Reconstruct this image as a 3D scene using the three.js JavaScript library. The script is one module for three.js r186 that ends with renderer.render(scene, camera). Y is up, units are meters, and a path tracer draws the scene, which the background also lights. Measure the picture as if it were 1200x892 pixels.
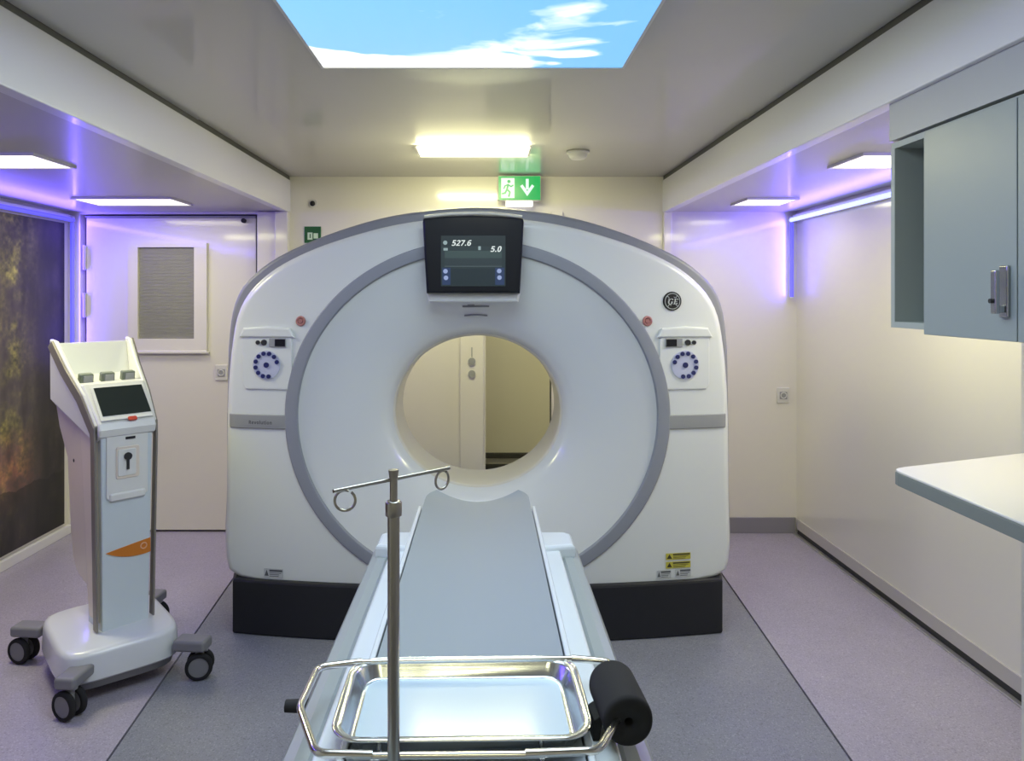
import * as THREE from 'three';
import { RoundedBoxGeometry } from 'three/addons/geometries/RoundedBoxGeometry.js';
import { RectAreaLightUniformsLib } from 'three/addons/lights/RectAreaLightUniformsLib.js';
import { mergeGeometries, toCreasedNormals } from 'three/addons/utils/BufferGeometryUtils.js';

// ---------------------------------------------------------------- camera, renderer, exposure
RectAreaLightUniformsLib.init();
const W = 1200, H = 892;
const renderer = new THREE.WebGLRenderer({ antialias: true });
renderer.toneMapping = THREE.LinearToneMapping;
renderer.toneMappingExposure = 1.28;
renderer.shadowMap.enabled = true;
const scene = new THREE.Scene();
scene.background = new THREE.Color(0x050506);
const EYE = 1.43;
const camera = new THREE.PerspectiveCamera(2 * Math.atan(446 / 850) * 180 / Math.PI, W / H, 0.05, 60);
camera.position.set(0, EYE, 0);
camera.lookAt(0, EYE, -1);
camera.setViewOffset(W, H, 31, 96, W, H);           // shifted lens: level camera, low crop
camera.updateProjectionMatrix();

// light levels (radiance of the fittings and the added lights)
const L = { sky: 3.3, near: 24, far: 7, strip: 35, addedSideGlow: 100, lobby: 7.5, back: 5, blue: 34, corner: 40, under: 6 };
const WARM = new THREE.Color().setRGB(1.0, 0.96, 0.52);
const COOL = new THREE.Color().setRGB(0.84, 0.97, 1.0);
const BLUE = new THREE.Color().setRGB(0.14, 0.085, 1.0);

function areaLight(color, intensity, w, h, pos, target) {
  const l = new THREE.RectAreaLight(color, intensity, w, h);
  l.position.set(...pos); l.lookAt(...target);
  l.name = 'area_light'; l.castShadow = true; scene.add(l); return l;
}

// ---------------------------------------------------------------- helpers
let seed = 7;
const rnd = () => { seed = (seed * 1664525 + 1013904223) >>> 0; return seed / 4294967296; };
const taken = {};
const numbered = n => { const k = taken[n] = (taken[n] ?? -1) + 1; return k ? `${n}_${String(k).padStart(3, '0')}` : n; };
function mesh(name, geo, mat, parent, pos, rot) {
  const g = Array.isArray(geo) ? mergeGeometries(geo.map(q => q.index ? q.toNonIndexed() : q)) : geo;
  const m = new THREE.Mesh(g, mat); m.name = parent ? name : numbered(name);
  m.castShadow = m.receiveShadow = true;
  if (pos) m.position.set(...pos);
  if (rot) m.rotation.set(...rot);
  (parent || scene).add(m); return m;
}
function thing(name, label, category, pos = [0, 0, 0], turn = 0, group) {
  const o = new THREE.Group(); o.name = numbered(name); o.position.set(...pos); o.rotation.y = turn;
  o.userData = { label, category }; if (group) o.userData.group = group;
  scene.add(o); return o;
}
function tag(o, label, category, group) { o.userData = { label, category }; if (group) o.userData.group = group; return o; }
function struct(name, label, category) {
  const o = new THREE.Group(); o.name = name; o.userData = { kind: 'structure', label, category }; scene.add(o); return o;
}
const boxAt = (x0, x1, y0, y1, z0, z1, r = 0) => {           // z given as distance from the camera (world z = -distance)
  const w = x1 - x0, h = y1 - y0, d = Math.abs(z1 - z0);
  const g = r ? new RoundedBoxGeometry(w, h, d, 2, r) : new THREE.BoxGeometry(w, h, d);
  g.translate((x0 + x1) / 2, (y0 + y1) / 2, -(z0 + z1) / 2); return g;
};
const lbox = (w, h, d, x, y, z, r = 0) => {                   // local box
  const g = r ? new RoundedBoxGeometry(w, h, d, 3, r) : new THREE.BoxGeometry(w, h, d);
  g.translate(x, y, z); return g;
};
function shapeOf(pts) { const s = new THREE.Shape(); pts.forEach(([x, y], i) => i ? s.lineTo(x, y) : s.moveTo(x, y)); return s; }
function prism(pts, depth, bevel = 0, seg = 2) {               // extruded along +z from 0
  const g = new THREE.ExtrudeGeometry(shapeOf(pts), { depth: depth - 2 * bevel, bevelEnabled: bevel > 0, bevelSize: bevel, bevelThickness: bevel, bevelOffset: -bevel, bevelSegments: seg, curveSegments: 12 });
  g.translate(0, 0, bevel); return g;
}
function roundRect(w, h, r, n = 6) {
  const p = [];
  for (const [cx, cy, a] of [[w / 2 - r, h / 2 - r, 0], [-w / 2 + r, h / 2 - r, 90], [-w / 2 + r, -h / 2 + r, 180], [w / 2 - r, -h / 2 + r, 270]])
    for (let i = 0; i <= n; i++) { const t = (a + 90 * i / n) * Math.PI / 180; p.push([cx + r * Math.cos(t), cy + r * Math.sin(t)]); }
  return p;
}
function tube(pts, r, seg = 60, closed = false, tension = 0.5) {
  const c = new THREE.CatmullRomCurve3(pts.map(p => new THREE.Vector3(...p)), closed, 'catmullrom', tension);
  return new THREE.TubeGeometry(c, seg, r, 10, closed);
}
function rod(a, b, r, n = 14) {
  const A = new THREE.Vector3(...a), B = new THREE.Vector3(...b), d = B.clone().sub(A);
  const g = new THREE.CylinderGeometry(r, r, d.length(), n);
  g.applyQuaternion(new THREE.Quaternion().setFromUnitVectors(new THREE.Vector3(0, 1, 0), d.normalize()));
  g.translate((A.x + B.x) / 2, (A.y + B.y) / 2, (A.z + B.z) / 2); return g;
}
function bentRod(pts, r, bend = 0.02) {                        // polyline with rounded corners
  const path = new THREE.CurvePath(); const V = pts.map(p => new THREE.Vector3(...p));
  let prev = V[0];
  for (let i = 1; i < V.length - 1; i++) {
    const a = V[i].clone().add(V[i - 1].clone().sub(V[i]).setLength(bend)), b = V[i].clone().add(V[i + 1].clone().sub(V[i]).setLength(bend));
    path.add(new THREE.LineCurve3(prev, a)); path.add(new THREE.QuadraticBezierCurve3(a, V[i], b)); prev = b;
  }
  path.add(new THREE.LineCurve3(prev, V[V.length - 1]));
  const N = 14 * V.length, q = []; for (let i = 0; i <= N; i++) q.push(path.getPointAt(i / N));
  return new THREE.TubeGeometry(new THREE.CatmullRomCurve3(q, false, 'centripetal'), N * 2, r, 10);
}
function loft(rings, closedLoop = true) {                      // rings: arrays of [x,y,z]; quads between neighbours
  const n = rings[0].length, pos = [], uv = [], idx = [];
  rings.forEach((r, i) => r.forEach((p, j) => { pos.push(...p); uv.push(j / n, i / (rings.length - 1)); }));
  const m = closedLoop ? n : n - 1;
  for (let i = 0; i < rings.length - 1; i++) for (let j = 0; j < m; j++) {
    const a = i * n + j, b = i * n + (j + 1) % n, c = a + n, d = b + n; idx.push(a, b, d, a, d, c);
  }
  const g = new THREE.BufferGeometry();
  g.setAttribute('position', new THREE.Float32BufferAttribute(pos, 3));
  g.setAttribute('uv', new THREE.Float32BufferAttribute(uv, 2));
  g.setIndex(idx); g.computeVertexNormals(); return g;
}
const flip = g => { const i = g.index.array; for (let k = 0; k < i.length; k += 3) { const t = i[k]; i[k] = i[k + 1]; i[k + 1] = t; } g.computeVertexNormals(); return g; };

// ---------------------------------------------------------------- textures
function hash(x, y, s) { let h = (x * 374761393 + y * 668265263 + s * 974634777) | 0; h = Math.imul(h ^ (h >>> 13), 1274126177); return ((h ^ (h >>> 16)) >>> 0) / 4294967296; }
function vnoise(x, y, s) {
  const xi = Math.floor(x), yi = Math.floor(y), fx = x - xi, fy = y - yi, u = fx * fx * (3 - 2 * fx), v = fy * fy * (3 - 2 * fy);
  const a = hash(xi, yi, s), b = hash(xi + 1, yi, s), c = hash(xi, yi + 1, s), d = hash(xi + 1, yi + 1, s);
  return a + (b - a) * u + (c - a) * v + (a - b - c + d) * u * v;
}
const fbm = (x, y, s, o = 5) => { let t = 0, a = .5, n = 0; for (let i = 0; i < o; i++) { t += a * vnoise(x, y, s + i); n += a; a *= .5; x *= 2.03; y *= 2.03; } return t / n; };
function dataTex(w, h, fn, srgb = true) {
  const d = new Uint8Array(w * h * 4);
  for (let y = 0; y < h; y++) for (let x = 0; x < w; x++) { const c = fn(x / w, y / h, x, y); const k = (y * w + x) * 4; d[k] = c[0]; d[k + 1] = c[1]; d[k + 2] = c[2]; d[k + 3] = 255; }
  const t = new THREE.DataTexture(d, w, h); t.magFilter = THREE.LinearFilter; t.minFilter = THREE.LinearMipmapLinearFilter; t.generateMipmaps = true;
  t.wrapS = t.wrapT = THREE.RepeatWrapping; if (srgb) t.colorSpace = THREE.SRGBColorSpace; t.needsUpdate = true; return t;
}
const cl = v => Math.max(0, Math.min(255, v));
function canvasTex(w, h, draw) {
  const c = document.createElement('canvas'); c.width = w; c.height = h; draw(c.getContext('2d'), w, h);
  const t = new THREE.CanvasTexture(c); t.colorSpace = THREE.SRGBColorSpace; return t;
}
// speckled vinyl (1 m tile)
const vinylTex = dataTex(512, 512, (u, v, x, y) => {
  const g = hash(x, y, 3), c = hash(x >> 1, y >> 1, 5), m = 0.5 + 0.5 * (fbm(u * 8, v * 8, 11, 3) - .5);
  let k = 166 + (g - .5) * 16 + (m - .5) * 16; if (c > .93) k += 18; if (c < .07) k -= 20;
  return [cl(k + 2), cl(k - 4), cl(k + 12)];
});
const vinylTexCentreDim = dataTex(512, 512, (u, v, x, y) => {  // darker, less purple vinyl copy: the difference in light is put into the colour
  const g = hash(x, y, 13), c = hash(x >> 1, y >> 1, 15), m = 0.5 + 0.5 * (fbm(u * 8, v * 8, 19, 3) - .5);
  let k = 139 + (g - .5) * 16 + (m - .5) * 16; if (c > .93) k += 18; if (c < .07) k -= 20;
  return [cl(k - 3), cl(k - 1), cl(k + 7)];
});
const vinylBump = dataTex(256, 256, (u, v, x, y) => { const k = 128 + (hash(x, y, 9) - .5) * 120; return [k, k, k]; }, false);
// sky print of the luminous ceiling
const skyTex = dataTex(768, 1024, (u, v) => {                   // v: 0 = far edge
  const warp = fbm(u * 4, v * 7, 31, 4) - .5;
  let d = fbm(u * 2.4 + warp * .8 + 3.1, v * 7.5 + warp * .7 + 7.7, 41, 6) - .06;
  const top = .065 + .075 * Math.max(0, 1 - u / .42) ** 1.5 + .035 * Math.exp(-(((u - .56) / .1) ** 2)) + .05 * (fbm(u * 9, v * 3, 23, 3) - .5);
  d += .5 * Math.max(0, Math.min(1, (top - v) / .03)) * Math.max(0, Math.min(1, (.74 - u) / .1));
  d += .34 * Math.exp(-(((u - .84) / .1) ** 2) - (((v - .085) / .022) ** 2)) + .3 * Math.exp(-(((u - .76) / .05) ** 2) - (((v - .03) / .02) ** 2));
  const c = Math.max(0, Math.min(1, (d - .55) / .13));
  const b = [112 + 24 * (1 - u) * (1 - v), 190 - 12 * u, 248];
  return [cl(b[0] + (253 - b[0]) * c), cl(b[1] + (253 - b[1]) * c), cl(b[2] + (248 - b[2]) * c)];
});
// woodland photo-print on the side wall: mossy rock face, trunks and leaf litter
const muralTex = dataTex(1024, 768, (u, v) => {                 // u: 0 = toward camera, 1 = far corner; v: 0 = bottom
  const U = u * 3.4, V = v * 1.9;
  const rough = fbm(U * 11, V * 9, 51, 6), big = fbm(U * 2.4 + 5, V * 1.6, 61, 4), bark = fbm(U * 16, V * 3.5, 71, 5), leaf = fbm(U * 46, V * 46, 81, 3);
  let r = 88 + 64 * (bark - .5), g = 79 + 58 * (bark - .5), b = 74 + 50 * (bark - .5);
  const trunk = Math.max(0, Math.min(1, (u - .88 + .06 * (rough - .5)) / .05));         // dark trunk at the far corner
  const moss = Math.max(0, Math.min(1, (rough * .8 + big * .25 + v * .35 - .6) * 2.6)) * (1 - trunk * .85);
  r += moss * (22 + 150 * (leaf - .46)); g += moss * (26 + 140 * (leaf - .46)); b += moss * (-22 + 60 * (leaf - .46));
  const lit = Math.max(0, 1 - Math.abs(v - .24 - .08 * (big - .5)) / .13) * (leaf + .15) * (1 - trunk);
  r += lit * 80; g += lit * 26; b += lit * 8;
  const soil = v < .16 + .03 * bark ? .62 : 1; r *= soil; g *= soil; b *= soil * 1.05;
  const k = (.6 + .66 * rough) * (1 - .42 * trunk); return [cl(r * k), cl(g * k), cl(b * k)];
});
// brushed stainless
const brushTex = dataTex(512, 512, (u, v, x, y) => { const k = 128 + (fbm(u * 6, v * 260, 17, 3) - .5) * 150; return [k, k, k]; }, false);

// ---------------------------------------------------------------- materials
const std = o => new THREE.MeshStandardMaterial(o);
const phys = o => new THREE.MeshPhysicalMaterial(o);
const rgb = (r, g, b) => new THREE.Color().setRGB(r, g, b);
const M = {
  wall: phys({ color: rgb(.82, .79, .71), roughness: .32, clearcoat: .8, clearcoatRoughness: .1 }),
  ceil: phys({ color: rgb(.56, .545, .505), roughness: .4, specularIntensity: .4, clearcoat: .55, clearcoatRoughness: .07 }),
  bayCeil: phys({ color: rgb(.56, .545, .505), roughness: .42, specularIntensity: .5, clearcoat: .35, clearcoatRoughness: .2 }),
  soffit: phys({ color: rgb(.84, .84, .83), roughness: .35, clearcoat: .6, clearcoatRoughness: .12 }),
  door: phys({ color: rgb(.82, .79, .71), roughness: .3, clearcoat: .8, clearcoatRoughness: .09 }),
  floor: std({ map: vinylTex, roughness: .42, bumpMap: vinylBump, bumpScale: .0006 }),
  floorCentreDim: std({ map: vinylTexCentreDim, roughness: .42, bumpMap: vinylBump, bumpScale: .0006 }),
  dark: std({ color: rgb(.02, .02, .022), roughness: .7 }),
  softSeal: std({ color: rgb(.13, .13, .115), roughness: .7 }),
  seal: std({ color: rgb(.05, .05, .05), roughness: .7 }),
  baseboard: std({ color: rgb(.27, .26, .3), roughness: .5 }),
  skirt: std({ color: rgb(.55, .52, .5), roughness: .45 }),
  alu: std({ color: rgb(.62, .62, .63), roughness: .35, metalness: .85 }),
  white: phys({ color: rgb(.74, .77, .79), roughness: .3, clearcoat: .5, clearcoatRoughness: .12 }),
  shell: phys({ color: rgb(.79, .82, .79), roughness: .34, clearcoat: .5, clearcoatRoughness: .14 }),
  funnel: phys({ color: rgb(.77, .80, .79), roughness: .26, clearcoat: .6, clearcoatRoughness: .14 }),
  rim: std({ color: rgb(.27, .28, .30), roughness: .4 }),
  ring: std({ color: rgb(.30, .32, .36), roughness: .45 }),
  band: std({ color: rgb(.34, .35, .35), roughness: .42 }),
  liner: phys({ color: rgb(.72, .70, .60), roughness: .3, clearcoat: .4 }),
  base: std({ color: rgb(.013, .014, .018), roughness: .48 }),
  black: phys({ color: rgb(.006, .007, .012), roughness: .4, specularIntensity: .5, clearcoat: .12, clearcoatRoughness: .1 }),
  blackMatte: std({ color: rgb(.012, .012, .013), roughness: .85 }),
  cover: phys({ color: rgb(.37, .41, .41), roughness: .38, clearcoat: .3, clearcoatRoughness: .2 }),
  rail: phys({ color: rgb(.8, .86, .9), roughness: .22, clearcoat: .6, clearcoatRoughness: .08 }),
  cradle: phys({ color: rgb(.36, .41, .45), roughness: .42, clearcoat: .25, clearcoatRoughness: .3 }),
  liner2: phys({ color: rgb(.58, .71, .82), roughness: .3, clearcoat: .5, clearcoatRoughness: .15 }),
  steel: std({ color: rgb(.72, .71, .68), roughness: .16, metalness: 1 }),
  tray: std({ color: rgb(.78, .82, .86), roughness: .2, roughnessMap: null, metalness: 1, bumpMap: brushTex, bumpScale: .00015 }),
  pole: std({ color: rgb(.42, .40, .36), roughness: .28, metalness: 1 }),
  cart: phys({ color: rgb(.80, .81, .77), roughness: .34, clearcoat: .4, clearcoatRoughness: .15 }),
  cartWarmLit: phys({ color: rgb(.80, .72, .61), roughness: .36, clearcoat: .4, clearcoatRoughness: .15 }),  // warm lamp light put into this beige
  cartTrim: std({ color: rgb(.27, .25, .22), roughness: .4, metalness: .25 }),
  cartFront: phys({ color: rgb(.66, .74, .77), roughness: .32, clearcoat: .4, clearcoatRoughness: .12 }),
  caster: std({ color: rgb(.22, .22, .23), roughness: .45 }),
  cupGreen: std({ color: rgb(.17, .2, .16), roughness: .5 }),
  orange: std({ color: rgb(.62, .20, .02), roughness: .5 }),
  red: std({ color: rgb(.55, .06, .03), roughness: .5 }),
  stop: std({ color: rgb(.46, .2, .18), roughness: .5 }),
  blueBtn: std({ color: rgb(.015, .022, .13), roughness: .4 }),
  paleBlue: std({ color: rgb(.55, .58, .74), roughness: .4 }),
  cabinet: phys({ color: rgb(.30, .345, .35), roughness: .45, clearcoat: .2, clearcoatRoughness: .3 }),
  fascia: std({ color: rgb(.46, .47, .47), roughness: .45 }),
  cabinetIn: std({ color: rgb(.40, .44, .42), roughness: .5 }),
  counterTop: phys({ color: rgb(.78, .77, .73), roughness: .35, clearcoat: .3, clearcoatRoughness: .2 }),
  counterEdge: std({ color: rgb(.20, .225, .215), roughness: .5 }),
  plastic: std({ color: rgb(.72, .71, .66), roughness: .45 }),
  chrome: std({ color: rgb(.5, .51, .54), roughness: .25, metalness: 1 }),
  blind: std({ color: rgb(.30, .30, .26), roughness: .6 }),
  glass: phys({ color: 0xffffff, roughness: .04, transmission: 1, thickness: 0, ior: 1.5 }),
  green: std({ color: rgb(.03, .2, .06), roughness: .5 }),
  panelGlow: std({ color: rgb(.9, .88, .82), emissive: rgb(1, .93, .76), emissiveIntensity: 1.5, roughness: .5 }),
  cornerGlow: std({ color: rgb(.2, .2, .9), emissive: rgb(.1, .09, 1), emissiveIntensity: .6, roughness: .5 }),
  blueGlow: std({ color: rgb(.5, .55, .9), emissive: rgb(.42, .5, 1), emissiveIntensity: 1.25, roughness: .5 }),
};

// ---------------------------------------------------------------- setting: room shell
const ZB = 4.43, YC = 2.17, YS = 1.96, XL = -1.19, XR = 1.08, WL = -2.55, WR = 1.90, ZN = -1.3;
{ // floor: three vinyl sheets with open joints over a dark deck
  const f = struct('floor', 'purple grey speckled vinyl floor in three sheets with dark joints', 'floor');
  mesh('deck', boxAt(WL - .1, WR + .1, -.12, -.012, ZN - .1, 5.8), M.dark, f);
  const jl = z => -1.171 - .081 * (z - 2.243), jr = z => 1.132 + .0627 * (z - 2.243);
  const sheet = (pts, m = M.floor) => {
    const g = new THREE.ExtrudeGeometry(shapeOf(pts), { depth: .012, bevelEnabled: false });
    g.rotateX(-Math.PI / 2); g.translate(0, -.012, 0); mesh('vinyl_sheet', g, m, f);
  };
  const e = .004;
  sheet([[jl(ZN) + e, ZN], [jr(ZN) - e, ZN], [jr(5.7) - e, 5.7], [jl(5.7) + e, 5.7]], M.floorCentreDim);
  sheet([[WL, ZN], [jl(ZN) - e, ZN], [jl(5.7) - e, 5.7], [WL, 5.7]]);
  sheet([[jr(ZN) + e, ZN], [WR, ZN], [WR, 5.7], [jr(5.7) + e, 5.7]]);
}
{ // main ceiling in two panels
  const c = struct('ceiling', 'glossy pale main ceiling with a cross joint above the scanner', 'ceiling');
  mesh('ceiling_panel', boxAt(XL, XR, YC, YC + .06, ZN, 3.0), M.ceil, c);
  mesh('ceiling_panel', boxAt(XL, XR, YC + .004, YC + .06, 3.006, ZB), M.ceil, c);
  mesh('ceiling_backing', boxAt(XL - .06, XR + .06, YC + .06, YC + .1, ZN - .1, 5.8), M.dark, c);
}
{ // side bays: lower ceilings and soffit bands
  const a = struct('ceiling_left', 'lower ceiling of the bay beside the woodland mural', 'ceiling');
  mesh('ceiling_panel', boxAt(WL - .06, XL - .051, YS, YS + .06, .85, ZB), M.bayCeil, a);
  const b = struct('ceiling_right', 'lower ceiling of the bay beside the wall cabinets', 'ceiling');
  mesh('ceiling_panel', boxAt(XR + .051, WR + .06, YS, YS + .06, ZN, ZB), M.bayCeil, b);
  const s1 = struct('trim_1', 'white soffit band stepping down to the mural bay, dark seal on top', 'soffit');
  mesh('soffit_band', boxAt(XL - .05, XL, YS - .004, YC - .018, ZN, ZB, .004), M.soffit, s1);
  mesh('seal', boxAt(XL - .04, XL - .006, YC - .02, YC + .02, ZN, ZB), M.softSeal, s1);
  const s2 = struct('trim_2', 'white soffit band stepping down to the cabinet bay, dark seal on top', 'soffit');
  mesh('soffit_band', boxAt(XR, XR + .05, YS - .004, YC - .018, ZN, ZB, .004), M.soffit, s2);
  mesh('seal', boxAt(XR + .006, XR + .04, YC - .02, YC + .02, ZN, ZB), M.softSeal, s2);
}
{ // walls
  const wl = struct('wall_left', 'side wall of the bay carrying the woodland mural', 'wall');
  mesh('wall_panel', boxAt(WL - .06, WL, 0, YS, .85, ZB), M.wall, wl);
  mesh('wall_panel', boxAt(WL - .06, XL, 0, YS, .79, .85), M.wall, wl);
  mesh('wall_panel', boxAt(XL - .06, XL, 0, YS - .004, ZN, .79), M.wall, wl);
  const wr = struct('wall_right', 'glossy cream side wall of the right bay', 'wall');
  mesh('wall_panel', boxAt(WR, WR + .06, .045, YS, 2.03, ZB), M.wall, wr);
  mesh('wall_panel', boxAt(1.5, 1.56, 0, YS, ZN, 2.03), M.wall, wr);
  mesh('wall_panel', boxAt(1.56, WR + .06, 0, YS, 1.97, 2.03), M.wall, wr);
  const wf = struct('wall_front', 'end wall of the room behind the viewer', 'wall');
  mesh('wall_panel', boxAt(WL, WR, 0, YC + .06, ZN - .06, ZN), M.wall, wf);
  const wb = struct('wall_back', 'cream end wall behind the scanner with a door opening', 'wall');
  mesh('wall_panel', boxAt(WL - .06, -2.475, 0, YS, ZB, ZB + .1), M.wall, wb);
  mesh('wall_panel', boxAt(-2.475, -1.385, 1.945, YS, ZB, ZB + .1), M.wall, wb);
  mesh('wall_panel', boxAt(-1.385, -.0, 0, YC + .06, ZB, ZB + .1), M.wall, wb);
  mesh('wall_panel', boxAt(0, .4, 1.9, YC + .06, ZB, ZB + .1), M.wall, wb);
  mesh('wall_panel', boxAt(.4, XR + .05, 0, YC + .06, ZB, ZB + .1), M.wall, wb);
  mesh('wall_panel', boxAt(XR + .05, WR + .06, 0, YS, ZB, ZB + .1), M.wall, wb);
  mesh('pilaster', boxAt(-.155, -.012, 0, 1.9, ZB - .03, ZB, .004), M.wall, wb);
  // small lobby beyond the opening
  mesh('lobby_wall', boxAt(-.5, 1.0, 0, YC, 5.5, 5.56), M.wall, wb);
  mesh('lobby_wall', boxAt(-.56, -.5, 0, YC, ZB + .1, 5.56), M.wall, wb);
  mesh('lobby_wall', boxAt(1.0, 1.06, 0, YC, ZB + .1, 5.56), M.wall, wb);
  mesh('lobby_ceiling', boxAt(-.56, 1.06, YC, YC + .06, ZB + .1, 5.56), M.ceil, wb);
  for (const y of [.245, .16]) mesh('bumper_rail', boxAt(-.49, .99, y - .018, y + .018, 5.46, 5.5, .004), M.seal, wb);
  // corner post between the door and the main bay
  const p1 = struct('trim_3', 'slim cream post between the service door and the end wall', 'post');
  mesh('post', boxAt(-1.385, -1.275, 0, YS - .004, ZB - .035, ZB, .004), M.wall, p1);
  mesh('post_edge', boxAt(-1.27, XL - .003, 0, YS - .004, ZB - .06, ZB, .004), M.wall, p1);
  const p2 = struct('trim_4', 'slim cream post at the edge of the right bay', 'post');
  mesh('post', boxAt(XR + .003, XR + .05, 0, YS - .004, ZB - .03, ZB, .004), M.wall, p2);
  const fr = struct('trim_5', 'pale door lining around the opening behind the scanner bore', 'door frame');
  mesh('jamb', boxAt(.4, .47, 0, 1.96, ZB - .02, ZB, .003), M.door, fr);
  mesh('jamb_seal', boxAt(.392, .4, 0, 1.9, ZB - .015, ZB), M.seal, fr);
  mesh('strike_plate', boxAt(.415, .435, .69, .715, ZB - .026, ZB - .02), M.dark, fr);
}
{ // baseboards
  const r = struct('baseboard_right', 'grey skirting with dark gap and bright edge strip along the cream wall', 'baseboard');
  mesh('skirting', boxAt(WR - .008, WR + .03, .03, .09, 2.0, ZB - .02), M.skirt, r);
  mesh('gap_seal', boxAt(WR - .002, WR + .03, 0, .035, 2.0, ZB - .02), M.seal, r);
  mesh('edge_strip', boxAt(WR - .035, WR - .012, 0, .008, 2.0, ZB - .03, .002), M.alu, r);
  const b = struct('baseboard_back', 'mauve grey skirting at the foot of the right bay end wall', 'baseboard');
  mesh('skirting', boxAt(XR + .05, WR - .01, 0, .095, ZB - .012, ZB, .003), M.baseboard, b);
  mesh('skirting', boxAt(-1.2, -.16, 0, .095, ZB - .012, ZB, .003), M.baseboard, b);
  const l = struct('baseboard_left', 'white skirting below the woodland mural', 'baseboard');
  mesh('skirting', boxAt(WL, WL + .025, 0, .055, .85, ZB - .01, .004), M.soffit, l);
}
// ---------------------------------------------------------------- service door in the left bay
{
  const d = struct('door_1', 'cream service door with a framed blind window beside the mural', 'door');
  mesh('door_leaf', boxAt(-2.445, -1.405, .012, 1.925, ZB + .012, ZB + .06, .004), M.door, d);
  mesh('door_back', boxAt(-2.475, -1.385, 0, 1.945, ZB + .061, ZB + .1), M.dark, d);
  const fx0 = -2.18, fx1 = -1.70, fy0 = 1.107, fy1 = 1.769, gx0 = -2.12, gx1 = -1.776, gy0 = 1.185, gy1 = 1.743;
  const wf = mesh('window_frame', [boxAt(fx0, gx0, fy0, fy1, ZB - .012, ZB + .012), boxAt(gx1, fx1, fy0, fy1, ZB - .012, ZB + .012), boxAt(gx0, gx1, fy0, gy0, ZB - .012, ZB + .012), boxAt(gx0, gx1, gy1, fy1, ZB - .012, ZB + .012)], M.door, d);
  mesh('sill', boxAt(fx0 - .01, fx1 + .01, fy0 - .012, fy0 + .004, ZB - .02, ZB + .01, .003), M.door, wf);
  mesh('pane', boxAt(gx0, gx1, gy0, gy1, ZB - .001, ZB + .003), M.glass, wf);
  for (let i = 0; i < 28; i++) { const y = gy0 + (i + .5) * (gy1 - gy0) / 28; mesh('blind_slat', boxAt(gx0 + .003, gx1 - .003, y - .0096, y + .0096, ZB + .0055, ZB + .008), M.blind, d); }
  for (const y of [1.68, 1.39, .5]) mesh('hinge', [boxAt(-2.458, -2.44, y - .075, y + .075, ZB - .008, ZB + .015, .003)], M.alu, d);
  mesh('edge_seal', boxAt(-1.4, -1.386, .01, 1.93, ZB - .002, ZB + .02), M.seal, d);
  mesh('top_seal', boxAt(-2.445, -1.405, 1.926, 1.934, ZB - .002, ZB + .02), M.band, d);
  mesh('closer_stud', new THREE.CylinderGeometry(.014, .014, .02, 16).rotateX(Math.PI / 2), M.dark, d, [-1.475, 1.905, -ZB + .006]);
}
// ---------------------------------------------------------------- mural
{
  const m = mesh('woodland_mural', boxAt(WL + .001, WL + .013, .075, 1.885, .95, ZB - .06), null);
  const g = m.geometry, p = g.attributes.position, u = g.attributes.uv;
  for (let i = 0; i < p.count; i++) u.setXY(i, (-p.getZ(i) - .95) / (ZB - .98), (p.getY(i) - .075) / 1.825);
  m.material = phys({ map: muralTex, roughness: .5, clearcoat: .25, clearcoatRoughness: .25 });
  tag(m, 'dark brown and mossy woodland photo mural on the side wall', 'mural');
}
// ---------------------------------------------------------------- luminous sky panel
{
  const x0 = -.51, x1 = .43, z0 = .9, z1 = 2.285;
  const t = thing('sky_light_panel', 'backlit ceiling panel printed with blue sky and white clouds', 'ceiling light', [0, 0, 0]);
  mesh('panel_edge', [boxAt(x0 - .008, x0, YC - .014, YC, z0 - .008, z1 + .008), boxAt(x1, x1 + .008, YC - .014, YC, z0 - .008, z1 + .008), boxAt(x0, x1, YC - .014, YC, z0 - .008, z0), boxAt(x0, x1, YC - .014, YC, z1, z1 + .008)], M.plastic, t);
  const g = boxAt(x0, x1, YC - .012, YC - .002, z0, z1), p = g.attributes.position, u = g.attributes.uv;
  for (let i = 0; i < p.count; i++) u.setXY(i, (p.getX(i) - x0) / (x1 - x0), (z1 + p.getZ(i)) / (z1 - z0));
  mesh('sky_print', g, std({ color: 0x000000, emissive: 0xffffff, emissiveMap: skyTex, emissiveIntensity: 1.05, roughness: .4 }), t);
  areaLight(COOL, L.sky, x1 - x0, z1 - z0, [(x0 + x1) / 2, YC - .02, -(z0 + z1) / 2], [(x0 + x1) / 2, 0, -(z0 + z1) / 2]);
}
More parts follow.
